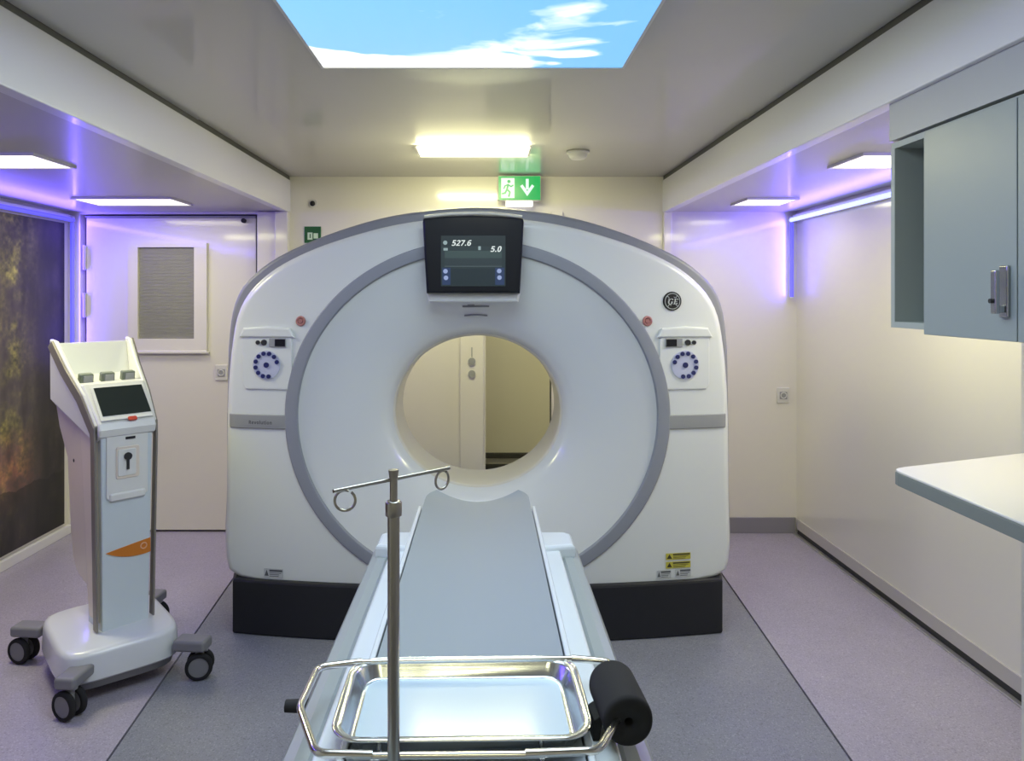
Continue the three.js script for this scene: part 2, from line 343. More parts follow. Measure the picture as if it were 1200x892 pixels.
// ---------------------------------------------------------------- ceiling lamps
function lamp(label, x0, x1, z0, z1, y, intensity, sides = 0) {
  const t = thing('ceiling_light', label, 'ceiling light', [(x0 + x1) / 2, y, -(z0 + z1) / 2], 0, 'recessed rectangular ceiling lights');
  const w = x1 - x0, d = z1 - z0;
  mesh('frame', [lbox(w + .02, .01, .01, 0, -.005, d / 2 + .005), lbox(w + .02, .01, .01, 0, -.005, -d / 2 - .005), lbox(.01, .01, d, w / 2 + .005, -.005, 0), lbox(.01, .01, d, -w / 2 - .005, -.005, 0)], M.plastic, t);
  mesh('diffuser', lbox(w, .007, d, 0, -.0035, 0), M.panelGlow, t);
  const c = [(x0 + x1) / 2, y - .014, -(z0 + z1) / 2];
  areaLight(WARM, intensity, w, d, c, [c[0], 0, c[2]]);
  if (sides) {                                                // added glow on the long edges, put in to brighten the end wall
    mesh('added_edge_glow', lbox(w, .012, .004, 0, -.007, d / 2 + .0125), M.panelGlow, t); mesh('added_edge_glow', lbox(w, .012, .004, 0, -.007, -d / 2 - .0125), M.panelGlow, t);
    for (const q of [-1, 1]) areaLight(WARM, sides, w, .012, [c[0], y - .009, c[2] + q * (d / 2 + .016)], [c[0], y - .009, c[2] + q * 2]);
  }
}
lamp('bright strip light on the main ceiling above the scanner, beside the exit sign', -.335, .215, 3.53, 3.71, YC, L.strip, L.addedSideGlow);
lamp('ceiling light in front of the service door', -2.16, -1.65, 3.8, 4.06, YS, L.far);
lamp('ceiling light cut by the left picture edge above the mural', -2.2, -1.65, 2.64, 2.9, YS, L.near);
lamp('small ceiling light nearest the scanner in the right bay', 1.385, 1.64, 3.82, 4.06, YS, L.far);
lamp('ceiling light in the right bay partly hidden by the wall cabinet', 1.38, 1.66, 2.64, 2.9, YS, L.near * 1.3);
lamp('ceiling light out of view behind the viewer', -.335, .215, -.7, -.4, YC, L.back);
lamp('added unseen ceiling light brightening the lobby beyond the opening', .1, .6, 4.9, 5.1, YC, L.lobby);  // unseen lamp added to lighten what shows through the bore

// blue light bars: along the wall top, turning down the far corner
function blueBar(label, cornerLabel, x, side, z0, z1, drop) {
  const t = thing('blue_light_bar', label, 'light strip', [x, 1.915, -(z0 + z1) / 2], 0);
  const d = z1 - z0;
  mesh('housing', lbox(.03, .04, d, side * .018, .004, 0, .006), M.soffit, t);
  mesh('tube', new THREE.CylinderGeometry(.0125, .0125, d - .02, 14).rotateX(Math.PI / 2), side > 0 ? M.blueGlow : M.cornerGlow, t, [-side * .006, -.008, 0]);
  mesh('end_cap', lbox(.028, .03, .02, 0, 0, -d / 2 + .01, .004), M.plastic, t);
  const q = thing('corner_light_bar', cornerLabel, 'light strip', [x - side * .004, 1.89, -z1 + .014]);
  mesh('tube', new THREE.CylinderGeometry(.011, .011, drop, 14), M.cornerGlow, q, [0, -drop / 2, 0]);
  mesh('end_cap', new THREE.CylinderGeometry(.0125, .0125, .012, 14), M.plastic, q, [0, -drop - .006, 0]);
  areaLight(BLUE, L.blue, d - .04, .03, [x - side * .024, 1.905, -(z0 + z1) / 2], [x - side * 1.02, 1.75, -(z0 + z1) / 2]);
  areaLight(BLUE, L.corner, .024, drop, [x - side * .022, 1.895 - drop / 2, -z1 + .02], [x - side * 1.02, 1.895 - drop / 2, -z1 + .02]);
}
blueBar('glowing blue light bar along the top of the cream right wall', 'short upright blue light bar in the far corner of the right bay', 1.862, 1, 2.05, ZB - .015, .45);
blueBar('blue light bar along the top of the woodland mural', 'upright blue light bar in the corner between mural and service door', WL + .038, -1, .9, ZB - .015, .85);

// ---------------------------------------------------------------- exit sign and small wall fittings
{
  const signTex = canvasTex(512, 292, (c, w, h) => {
    c.fillStyle = '#18a552'; c.fillRect(0, 0, w, h);
    c.fillStyle = '#d8f7d8'; c.fillRect(34, 24, 162, 244);
    c.strokeStyle = '#18a552'; c.fillStyle = '#18a552'; c.lineWidth = 22; c.lineCap = 'round'; c.lineJoin = 'round';
    c.beginPath(); c.arc(128, 66, 20, 0, 7); c.fill();
    c.beginPath(); c.moveTo(118, 104); c.lineTo(104, 162); c.lineTo(140, 196); c.lineTo(128, 244); c.stroke();
    c.beginPath(); c.moveTo(104, 162); c.lineTo(82, 206); c.lineTo(50, 214); c.stroke();
    c.lineWidth = 16; c.beginPath(); c.moveTo(118, 104); c.lineTo(154, 128); c.lineTo(178, 112); c.stroke();
    c.beginPath(); c.moveTo(116, 104); c.lineTo(80, 120); c.lineTo(68, 150); c.stroke();
    c.fillStyle = '#d9fbe4'; c.beginPath(); c.rect(334, 34, 36, 130); c.fill();
    c.strokeStyle = '#d9fbe4'; c.lineWidth = 36; c.lineCap = 'butt'; c.lineJoin = 'miter';
    c.beginPath(); c.moveTo(280, 112); c.lineTo(352, 214); c.lineTo(424, 112); c.stroke();
  });
  const t = thing('exit_sign', 'lit green exit sign with running figure and down arrow hanging from the ceiling', 'exit sign', [.202, 2.09, -4.33]);
  mesh('body', lbox(.256, .15, .035, 0, 0, -.0185, .004), M.plastic, t);
  const f = new THREE.PlaneGeometry(.25, .143); mesh('sign_face', f, std({ color: 0x000000, emissive: 0xffffff, emissiveMap: signTex, emissiveIntensity: .95, roughness: .3 }), t, [0, 0, .0006]);
  mesh('glow_strip', lbox(.16, .032, .03, 0, -.092, -.0185, .004), std({ color: rgb(.9, .9, .9), emissive: rgb(1, 1, .94), emissiveIntensity: 1.2 }), t);  // white glowing strip below the sign body
  areaLight(rgb(.25, 1, .45), .5, .25, .143, [.202, 2.09, -4.322], [.202, 2.09, 0]);
}
{
  const t = thing('smoke_detector', 'white smoke detector on the main ceiling right of the exit sign', 'smoke detector', [.466, YC + .004, -3.66]);
  mesh('base', new THREE.LatheGeometry([[0, 0], [.058, 0], [.058, -.012], [.05, -.016], [0, -.016]].map(p => new THREE.Vector2(...p)), 28), M.plastic, t);
  mesh('dome', new THREE.LatheGeometry([[.05, -.016], [.044, -.03], [.034, -.04], [0, -.042]].map(p => new THREE.Vector2(...p)), 28), M.plastic, t);
}
{
  const t = thing('wall_sensor', 'tiny black round sensor on the end wall above the small green sign', 'sensor', [-1.055, 2.01, -ZB]);
  mesh('collar', new THREE.CylinderGeometry(.026, .028, .006, 20).rotateX(Math.PI / 2), M.plastic, t, [0, 0, .003]);
  mesh('eye', new THREE.SphereGeometry(.016, 16, 10), M.dark, t, [0, 0, .007]);
}
{
  const tex = canvasTex(128, 128, (c) => { c.fillStyle = '#1d5c2c'; c.fillRect(0, 0, 128, 128); c.fillStyle = '#cfe6cc'; c.fillRect(22, 46, 42, 60); c.fillRect(72, 52, 38, 44); c.fillStyle = '#1d5c2c'; c.fillRect(40, 58, 8, 34); });
  const t = thing('safety_sign', 'small green and white safety sign half hidden behind the scanner top', 'sign', [-1.055, 1.82, -ZB]);
  mesh('plate', lbox(.1, .1, .006, 0, 0, .003), M.green, t);
  mesh('sign_face', new THREE.PlaneGeometry(.094, .094), std({ map: tex, roughness: .5 }), t, [0, 0, .0066]);
}
function socket(label, x, y) {
  const t = thing('wall_socket', label, 'socket', [x, y, -ZB]);
  mesh('plate', lbox(.075, .095, .01, 0, 0, .005, .004), M.plastic, t);
  mesh('insert', lbox(.045, .045, .006, 0, 0, .011, .002), M.band, t);
  mesh('frame_line', new THREE.TorusGeometry(.017, .003, 8, 20), M.plastic, t, [0, 0, .014]);
}
socket('pale switch plate at lower right of the framed door window', -1.615, .977);
scene.children[scene.children.length - 1].position.z += -.012;
socket('small grey socket low on the end wall of the right bay', 1.815, .84);
{
  const t = thing('key_hook', 'small dark hook with hanging tags on the pilaster seen through the bore', 'hook', [-.083, 1.05, -ZB + .03]);
  mesh('cord', lbox(.006, .06, .004, 0, .055, .002), M.band, t);
  mesh('tag', new THREE.CylinderGeometry(.022, .022, .012, 18).rotateX(Math.PI / 2), M.band, t, [0, 0, .006]);
  mesh('tag', new THREE.CylinderGeometry(.022, .022, .012, 18).rotateX(Math.PI / 2), M.band, t, [0, -.075, .006]);
}

// ---------------------------------------------------------------- CT scanner gantry
{
  const G = thing('ct_scanner', 'large white ring-shaped CT scanner with black base and monitor on top', 'scanner', [-.034, 0, -3.02]);
  const bow = x => -.1 * (x / 1.06) ** 2, CY = .932, NA = 180, EL = .91;
  const fr = [[0, 1.775], [.2135, 1.761], [.368, 1.737], [.52, 1.699], [.711, 1.636], [.864, 1.561], [.94, 1.503], [.9945, 1.445], [1.037, 1.364], [1.064, 1.232], [1.081, 1.062], [1.088, .878], [1.092, .309], [1.07, .246], [.987, .2235], [.871, .203], [.594, .189], [0, .184]];
  const rr = [[0, 1.821], [.219, 1.806], [.378, 1.782], [.534, 1.743], [.73, 1.675], [.894, 1.598], [.981, 1.535], [1.038, 1.475], [1.077, 1.385], [1.098, 1.241], [1.104, 1.053], [1.108, .864], [1.11, .32], [1.08, .26], [.99, .24], [.871, .225], [.594, .21], [0, .2]];
  const smooth = half => {                                   // closed, resampled by angle about the ring centre
    const top = half.slice(0, 12), c = new THREE.CatmullRomCurve3([...top.slice(1).reverse().map(([x, y]) => new THREE.Vector3(-x, y, 0)), ...top.map(([x, y]) => new THREE.Vector3(x, y, 0))], false, 'centripetal');
    const arc = c.getPoints(260).map(p => [p.x, p.y]).filter(p => p[0] >= 0);
    const bot = new THREE.CatmullRomCurve3([half[11], [1.0905 * half[12][0] / 1.092, .6], half[12], ...half.slice(13)].map(([x, y]) => new THREE.Vector3(x, y, 0)), false, 'centripetal').getPoints(160).map(p => [p.x, p.y]);
    const pts = [...arc, ...bot.slice(1)];
    const out = [];
    for (let k = 0; k < NA; k++) {
      const a = 2 * Math.PI * k / NA, dx = Math.cos(a), dy = Math.sin(a), sx = Math.abs(dx); let best = .5;
      for (let i = 0; i < pts.length - 1; i++) {
        const [x1, y1] = pts[i], [x2, y2] = pts[i + 1];
        const c1 = sx * (y1 - CY) - dy * x1, c2 = sx * (y2 - CY) - dy * x2;
        if ((c1 >= 0) !== (c2 >= 0) || c1 === 0) { const t = c1 / (c1 - c2 || 1e-9), x = x1 + (x2 - x1) * t, y = y1 + (y2 - y1) * t - CY; if (x * sx + y * dy > 0) best = Math.max(best, Math.hypot(x, y)); }
      }
      out.push([dx, dy, best]);
    }
    return out;
  };
  const OF = smooth(fr), OR = smooth(rr);
  const eR = (a, dx, dy) => 1 / Math.sqrt((dx / a) ** 2 + (dy / (a * EL)) ** 2);
  const at = (dx, dy, r, z, w = 1) => { const x = dx * r; return [x, CY + dy * r, z + w * bow(x)]; };
  // front cover
  const rings = []; const RC = .034;
  for (let i = 0; i <= 10; i++) rings.push(OF.map(([dx, dy, o]) => { const a = eR(.812, dx, dy); return at(dx, dy, a + (o - RC - a) * i / 10, 0); }));
  for (let i = 1; i <= 6; i++) { const f = i / 6 * Math.PI / 2; rings.push(OF.map(([dx, dy, o]) => at(dx, dy, o - RC + RC * Math.sin(f), -RC * (1 - Math.cos(f))))); }
  rings.push(OF.map(([dx, dy, o]) => at(dx, dy, o, -.1)));
  mesh('front_cover', loft(rings), M.shell, G);
  // rear shell with rounded grey rim
  const rs = [];
  rs.push(OR.map(([dx, dy, o]) => at(dx, dy, o - .08, -.06)));
  for (let i = 0; i <= 5; i++) { const f = i / 5 * Math.PI / 2; rs.push(OR.map(([dx, dy, o]) => at(dx, dy, o - .02 + .02 * Math.sin(f), -.06 - .02 * (1 - Math.cos(f))))); }
  rs.push(OR.map(([dx, dy, o]) => [dx * o, CY + dy * o, -.66]));
  for (let i = 1; i <= 5; i++) { const f = i / 5 * Math.PI / 2; rs.push(OR.map(([dx, dy, o]) => { const r = o - .07 + .07 * Math.cos(f); return [dx * r, CY + dy * r, -.66 - .07 * Math.sin(f)]; })); }
  rs.push(OR.map(([dx, dy]) => { const r = eR(.62, dx, dy); return [dx * r, CY + dy * r, -.73]; }));
  mesh('rear_shell', loft(rs), M.rim, G);
  // ring trim
  const tr = [[.818, -.012], [.817, .006], [.811, .0095], [.768, .0095], [.762, .006], [.760, -.014]].map(([a, z]) => OF.map(([dx, dy]) => at(dx, dy, eR(a, dx, dy), z)));
  mesh('ring_trim', flip(flip(loft(tr.reverse()))), M.ring, G);
  // funnel and bore
  const prof = [[.764, -.006], [.745, -.012], [.70, -.026], [.64, -.048], [.58, -.071], [.52, -.096], [.47, -.12], [.43, -.142], [.405, -.162], [.388, -.184], [.377, -.21]];
  mesh('bore_funnel', loft(prof.map(([a, z]) => OF.map(([dx, dy]) => at(dx, dy, eR(a, dx, dy), z, Math.max(0, (a - .366) / .4)))).reverse()), M.funnel, G);
  const pr2 = [[.377, -.21], [.371, -.214], [.366, -.225], [.366, -.5], [.372, -.51], [.40, -.56], [.47, -.61], [.55, -.67], [.62, -.73]];
  mesh('bore_liner', loft(pr2.map(([a, z]) => OF.map(([dx, dy]) => { const r = eR(a, dx, dy); return [dx * r, CY + dy * r, z]; })).reverse()), M.liner, G);
  // base
  const bp = []; for (let i = 0; i <= 24; i++) { const x = -1.045 + 2.09 * i / 24; bp.push([x, bow(x) + .022]); }
  bp.push([1.07, -.16], [1.07, -.68], [-1.07, -.68], [-1.07, -.16]);
  const bg = prism(bp.map(([x, z]) => [x, -z]).reverse(), .235, .012); bg.rotateX(-Math.PI / 2); bg.scale(1, 1, 1);
  // shape y = -z, rotateX(-90) maps y to -z: mirror back
  mesh('base', bg, M.base, G);
  mesh('gap_shade_block', lbox(1.98, .12, .5, 0, .26, -.42), M.base, G);  // black block standing in for the shade in the gap under the shell
  // helper: group lying on the front cover
  const on = (name, x, y, dz = 0) => { const g = new THREE.Group(); g.name = name; g.position.set(x, y, bow(x) + dz); g.rotation.y = Math.atan(.2 * x / 1.1236); G.add(g); return g; };
  // side bands
  for (const s of [-1, 1]) {
    const y0 = .876, y1 = .936, pts = [];
    for (let i = 0; i <= 10; i++) { const x = .806 + (1.089 - .806) * i / 10; pts.push(x); }
    const rows = [[y0, -.004], [y0, .005], [y0 + .004, .0075], [y1 - .004, .0075], [y1, .005], [y1, -.004]].map(([y, dz]) => pts.map((x, i) => [s * x, y, bow(x) + dz - (x > 1.05 ? RC * (1 - Math.sqrt(Math.max(0, 1 - ((x - 1.048) / RC) ** 2))) : 0)]));
    const g = loft(s > 0 ? rows : rows.reverse(), false); mesh('side_band', g, M.band, G);
  }
  { // lettering on the left band
    const g = on('band_lettering_mount', -.93, .905, .0085); G.remove(g);
    const tex = canvasTex(512, 80, (c) => { c.fillStyle = '#9d9f9e'; c.fillRect(0, 0, 512, 80); c.fillStyle = '#4a4c4c'; c.font = 'bold 62px sans-serif'; c.textAlign = 'center'; c.textBaseline = 'middle'; c.fillText('Revolution', 256, 42); });
    const m = mesh('band_lettering', new THREE.PlaneGeometry(.17, .0266), std({ map: tex, roughness: .45 }), G, [-.925, .903, bow(.925) + .0088]); m.rotation.y = Math.atan(.2 * -.925 / 1.1236);
  }
  // control panels
  for (const s of [-1, 1]) {
    const cx = s < 0 ? -.895 : .88, cp = on('control_panel', cx, 1.16, 0);
    const p = mesh('panel_plate', prism(roundRect(.225, .235, .03), .012, .004), M.shell, cp, [0, 0, -.006]);
    mesh('brow', [prism([[-.125, .105], [.125, .105], [.105, .145], [0, .152], [-.105, .145]], .018, .008)], M.shell, cp, [0, .0, -.004]);
    mesh('lower_lip', lbox(.2, .01, .008, 0, -.112, .002, .004), M.shell, cp);
    mesh('button_disc', new THREE.CylinderGeometry(.061, .061, .004, 36).rotateX(Math.PI / 2), M.paleBlue, cp, [0, -.012, .009]);
    mesh('display', lbox(.075, .036, .006, -s * .05, .083, .0095, .002), M.band, cp);
    mesh('display_glass', lbox(.046, .03, .003, -s * .062 + (s < 0 ? -.0 : 0), .083, .0125), M.black, cp);
    for (const [bx, r] of [[s * .012, .0125], [s * .04, .009]]) mesh('button', new THREE.CylinderGeometry(r, r, .006, 16).rotateX(Math.PI / 2), M.dark, cp, [bx, .083, .0095]);
    mesh('button', new THREE.CylinderGeometry(.0115, .0115, .006, 18).rotateX(Math.PI / 2), M.blueBtn, cp, [0, -.012, .0125]);
    for (let i = 0; i < 10; i++) {
      const a = (15 + 29.7 * i) * Math.PI / 180, x = .0495 * Math.cos(a) * (s < 0 ? 1 : -1), y = .0495 * Math.sin(a);
      mesh('button', new THREE.CylinderGeometry(.0092, .0092, .006, 14).rotateX(Math.PI / 2), M.blueBtn, cp, [x, y - .012, .0125]);
    }
    const eb = on('emergency_button', s < 0 ? -.747 : .717, 1.335, 0);
    mesh('button_ring', new THREE.TorusGeometry(.0165, .0055, 10, 28), M.stop, eb, [0, 0, .003]);
    mesh('button_cap', new THREE.CylinderGeometry(.009, .011, .008, 18).rotateX(Math.PI / 2), M.stop, eb, [0, 0, .005]);
  }
  { // round emblem
    const tex = canvasTex(256, 256, (c) => {
      c.fillStyle = '#191b1c'; c.fillRect(0, 0, 256, 256); c.strokeStyle = '#c9cfca'; c.lineWidth = 8; c.beginPath(); c.arc(128, 128, 108, 0, 7); c.stroke();
      c.fillStyle = '#c9cfca'; c.font = 'italic bold 108px serif'; c.textAlign = 'center'; c.textBaseline = 'middle'; c.fillText('GE', 126, 134);
      c.lineWidth = 7; for (let k = 0; k < 4; k++) { c.beginPath(); c.arc(128 + 84 * Math.cos(k * 1.5708 + .5), 128 + 84 * Math.sin(k * 1.5708 + .5), 24, k * 1.57 + 1.2, k * 1.57 + 4.2); c.stroke(); }
    });
    const e = on('emblem', .826, 1.419, 0);
    mesh('emblem_disc', new THREE.CylinderGeometry(.04, .041, .006, 40).rotateX(Math.PI / 2), M.dark, e, [0, 0, .002]);
    mesh('emblem_print', new THREE.CircleGeometry(.039, 40), std({ map: tex, roughness: .35 }), e, [0, 0, .0056]);
  }
  // warning labels
  const labelTex = (bg, fg) => canvasTex(256, 64, (c) => {
    c.fillStyle = bg; c.fillRect(0, 0, 256, 64); c.fillStyle = fg; c.beginPath(); c.moveTo(8, 54); c.lineTo(36, 8); c.lineTo(64, 54); c.fill();
    c.fillRect(72, 6, 176, 15); for (let k = 0; k < 3; k++) c.fillRect(74, 28 + k * 12, 120 + 50 * hash(k, 4, 2), 5);
  });
  const yel = labelTex('#c9c04a', '#3c3a26'), gry = labelTex('#c4c8c8', '#55585a');
  for (const [x, y, w, h, t] of [[.853, .335, .11, .027, yel], [.853, .299, .11, .027, yel], [.79, .262, .062, .032, gry], [.875, .264, .068, .032, gry], [-.868, .262, .085, .036, gry]]) {
    const m = mesh('warning_label', lbox(w, h, .0016, 0, 0, 0), std({ map: t, roughness: .5 }), G, [x, y, bow(x) + .002]); m.rotation.y = Math.atan(.2 * x / 1.1236);
  }
  { // monitor
    const mo = new THREE.Group(); mo.name = 'monitor'; mo.position.set(-.016, 0, .03); G.add(mo);
    mesh('bezel', prism([[-.19, 1.452], [.19, 1.452], [.206, 1.742], [.203, 1.757], [.1, 1.766], [0, 1.769], [-.1, 1.766], [-.203, 1.757], [-.206, 1.742]], .05, .008), M.black, mo, [0, 0, -.008]);
    mesh('top_visor', tube([[-.2, 1.765, .016], [-.1, 1.775, .02], [0, 1.778, .021], [.1, 1.775, .02], [.2, 1.765, .016]], .0075, 40), M.liner, mo);
    mesh('front_glass', prism([[-.172, 1.462], [.172, 1.462], [.188, 1.725], [-.188, 1.725]], .003), M.black, mo, [0, 0, .042]);
    const tex = canvasTex(512, 400, (c, w, h) => {
      c.fillStyle = '#26343a'; c.fillRect(0, 0, w, h); c.fillStyle = '#1d2a30'; c.fillRect(0, 0, w, 84); c.fillStyle = '#384a4c'; c.fillRect(30, 120, 452, 58);
      c.fillStyle = '#2b383f'; c.fillRect(30, 180, 452, 60); c.fillStyle = '#202e36'; c.fillRect(60, 262, 400, 128); c.fillStyle = '#2a3c60'; c.fillRect(10, 254, 66, 136); c.fillRect(430, 254, 72, 136);
      c.fillStyle = '#dfe9e6'; c.font = 'italic bold 62px sans-serif'; c.textBaseline = 'middle'; c.fillText('527.6', 82, 58); c.fillText('5.0', 390, 106);
      c.fillStyle = '#8fa3a6'; c.beginPath(); c.arc(34, 56, 17, 0, 7); c.fill(); c.fillRect(20, 98, 34, 20); c.fillRect(296, 84, 20, 30);
      c.fillStyle = '#93a3cc'; for (const [x, y] of [[36, 282], [40, 334], [462, 280], [464, 332]]) { c.beginPath(); c.arc(x, y, 18, 0, 7); c.fill(); }
      c.fillStyle = '#4c5a5e'; c.fillRect(30, 240, 452, 6);
    });
    mesh('screen', lbox(.262, .205, .002, 0, 0, 0), std({ color: 0x000000, emissive: 0xffffff, emissiveMap: tex, emissiveIntensity: .8, roughness: .3 }), mo, [0, 1.583, .0465]);
    mesh('monitor_neck', prism([[-.185, 1.415], [.185, 1.415], [.195, 1.456], [-.195, 1.456]], .05, .012), M.shell, mo, [0, 0, -.048]);
    mesh('bore_lettering', [lbox(.115, .0075, .003, 0, 0, 0), lbox(.03, .012, .003, -.02, .002, 0)], M.rim, G, [-.008, 1.397, -.098], [.43, 0, 0]);
    mesh('bore_mark', tube([[-.05, -.002, 0], [0, .002, 0], [.05, -.002, 0]], .0035, 16), M.rim, G, [-.008, 1.358, -.116], [.43, 0, 0]);
  }
}

// ---------------------------------------------------------------- patient table
{
  const T = thing('patient_table', 'long grey and white scanner couch running from the viewer toward the bore', 'patient table', [-.03, 0, 0]);
  // outer covers: extruded cross-sections running in depth (z negative away)
  const cs = s => [[.252, .66], [.262, .672], [.285, .671], [.305, .664], [.316, .645], [.318, .52], [.30, .40], [.27, .36], [.2, .36], [.2, .64]].map(([x, y]) => [s * x, y]);
  for (const s of [-1, 1]) {
    const g = prism(s > 0 ? cs(s).reverse() : cs(s), 1.36, .012, 3); g.translate(0, 0, -2.26); mesh('side_cover', g, M.cover, T);
    const r = prism(roundRect(.056, .05, .01), 1.28, .006); r.translate(s * .2225, .668, -2.22); mesh('rail', r, M.rail, T);
    const e = prism([[-.05, -.07], [.05, -.05], [.05, .055], [.03, .075], [-.05, .075]].map(([x, y]) => [s * x, y]), .045, .012, 3); e.rotateX(-Math.PI / 2); e.translate(s * .243, .662, -2.18); mesh('rail_end', e, M.rail, T);
    const st = prism(roundRect(.012, .03, .004), 1.5, .002); st.translate(s * .196, .70, -2.5); mesh('edge_strip', st, M.rail, T);
  }
  // concave cradle
  const cross = []; for (let i = 0; i <= 16; i++) { const t = -1 + i / 8; cross.push([t * .186, .668 + .045 * t * t]); }
  const zs = []; for (let i = 0; i <= 12; i++) zs.push(i);
  const prof = z => cross.map(([x, y]) => { const k = z > 2.62 ? 1 - .18 * ((z - 2.62) / .1) ** 2 : 1; return [x * k, y, -z]; });
  const zz = [.98, 1.4, 1.8, 2.2, 2.55, 2.62, 2.65, 2.68, 2.70, 2.715, 2.72];
  const top = zz.map(prof), bot = zz.map(z => prof(z).map(([x, y, w]) => [x, y - .03, w]));
  const loop = zz.map((z, i) => [...top[i], ...bot[i].slice().reverse()]);
  const capEnd = [loop[loop.length - 1], loop[loop.length - 1].map(([x, y, z]) => [x * .98, .668 + (y - .668) * .5 - .008, z - .004])];
  mesh('cradle', toCreasedNormals(loft([...loop, capEnd[1]]), .7), M.cradle, T);
  mesh('table_body', lbox(.42, .26, 1.2, 0, .48, -1.56, .03), M.cover, T);
  mesh('pedestal', lbox(.40, .36, .8, 0, .18, -1.75, .03), M.cover, T);
  mesh('floor_plate', lbox(.46, .03, 1.0, 0, .015, -1.75, .01), M.rim, T);
  mesh('side_knob', new THREE.CylinderGeometry(.012, .014, .055, 14).rotateZ(Math.PI / 2), M.dark, T, [-.345, .61, -1.46]);
}
// ---------------------------------------------------------------- tray holder with drip pole, standing on the cradle
const TY = .715;                                              // tray floor height
{
  const t = thing('tray_holder', 'chrome tray holder with side handles and upright drip pole on the couch', 'tray holder', [0, 0, 0]);
  const Y = TY + .028, r = .0065;
  mesh('side_handle', bentRod([[-.235, Y, -1.372], [-.312, Y, -1.352], [-.312, Y + .002, -1.216], [-.256, Y, -1.095], [-.17, Y, -1.092]], r, .018), M.steel, t);
  mesh('side_handle', bentRod([[.165, Y, -1.385], [.236, Y, -1.372], [.226, Y + .002, -1.2], [.172, Y, -1.102], [.06, Y, -1.095]], r, .018), M.steel, t);
  mesh('near_bar', rod([-.2, Y - .002, -1.092], [.09, Y - .002, -1.096], .0055), M.steel, t);
  mesh('far_bar', rod([-.235, Y, -1.372], [.165, Y, -1.385], .0045), M.steel, t);
  for (const [x, z] of [[-.17, -1.1], [.09, -1.1], [-.17, -1.42], [.09, -1.42]]) mesh('foot', rod([x, .672 + .045 * ((x + .03) / .186) ** 2, z], [x, TY - .004, z], .007), M.steel, t);
  for (const x of [-.17, .09]) mesh('cross_member', rod([x, TY - .008, -1.094], [x, TY - .008, -1.42], .0045), M.steel, t);
  mesh('pole', [rod([-.1375, .69, -1.085], [-.1375, 1.118, -1.085], .0092), rod([-.1375, 1.11, -1.085], [-.1375, 1.166, -1.085], .0058)], M.pole, t);
  mesh('pole_collar', new THREE.LatheGeometry([[.009, -.012], [.0125, -.010], [.0125, .009], [.0095, .012], [.006, .012]].map(p => new THREE.Vector2(...p)), 20), M.pole, t, [-.1375, 1.116, -1.085]);
  const A = [-.214, 1.159, -1.02], B = [-.058, 1.159, -1.16];
  mesh('hook_bar', rod(A, B, .0028), M.pole, t);
  for (const [p, k] of [[A, .09], [B, .93]]) {
    const q = [A[0] + (B[0] - A[0]) * k, p[1] - .0165, A[2] + (B[2] - A[2]) * k];
    mesh('hook_ring', new THREE.TorusGeometry(.0145, .002, 8, 30, 6.0), M.pole, t, q, [0, k < .5 ? .1 : .85, 1.2]);
  }
  mesh('pole_cap', new THREE.CylinderGeometry(.008, .0065, .012, 14), M.pole, t, [-.1375, 1.168, -1.085]);
}
{ // steel tray
  const t = thing('instrument_tray', 'shiny shallow stainless steel tray resting in the chrome holder', 'tray', [-.039, TY, -1.262], .02);
  const lay = (w, d, r, y) => roundRect(w, d, r, 8).map(([x, z]) => [x, y, z]);
  mesh('tray_dish', loft([lay(.002, .002, .0008, .0), lay(.36, .20, .03, .0), lay(.372, .212, .034, .002), lay(.392, .232, .04, .022), lay(.398, .238, .042, .026), lay(.416, .256, .05, .027), lay(.42, .26, .052, .024), lay(.416, .256, .05, .022), lay(.4, .24, .043, .021), lay(.38, .22, .036, -.001), lay(.36, .2, .03, -.003), lay(.002, .002, .0008, -.003)]), M.tray, t);
  mesh('tray_floor', prism(roundRect(.352, .192, .028), .002), M.liner2, t, [0, .0002, 0], [-Math.PI / 2, 0, 0]);  // pale blue sheet over the tray bottom
  mesh('rim_bead', new THREE.TubeGeometry(new THREE.CatmullRomCurve3(lay(.418, .258, .051, .0255).map(p => new THREE.Vector3(...p)), true), 160, .003, 8, true), M.steel, t);
}
{ // black roll threaded on the right handle
  const t = thing('foam_roll', 'thick black foam roll threaded on the right tray handle', 'roll', [.229, TY + .027, -1.24], .06);
  mesh('roll', new THREE.LatheGeometry([[.0075, -.062], [.034, -.064], [.0395, -.061], [.0415, -.054], [.0415, .054], [.0395, .061], [.034, .064], [.0075, .062], [.0075, -.062]].map(p => new THREE.Vector2(...p)), 40).rotateX(Math.PI / 2), M.blackMatte, t);
  mesh('loose_end', prism([[0, 0], [.02, -.012], [.022, -.05], [.012, -.055], [.006, -.02]].map(([x, y]) => [-x - .03, y - .002]), .05, .002), M.blackMatte, t, [0, 0, -.02]);
}

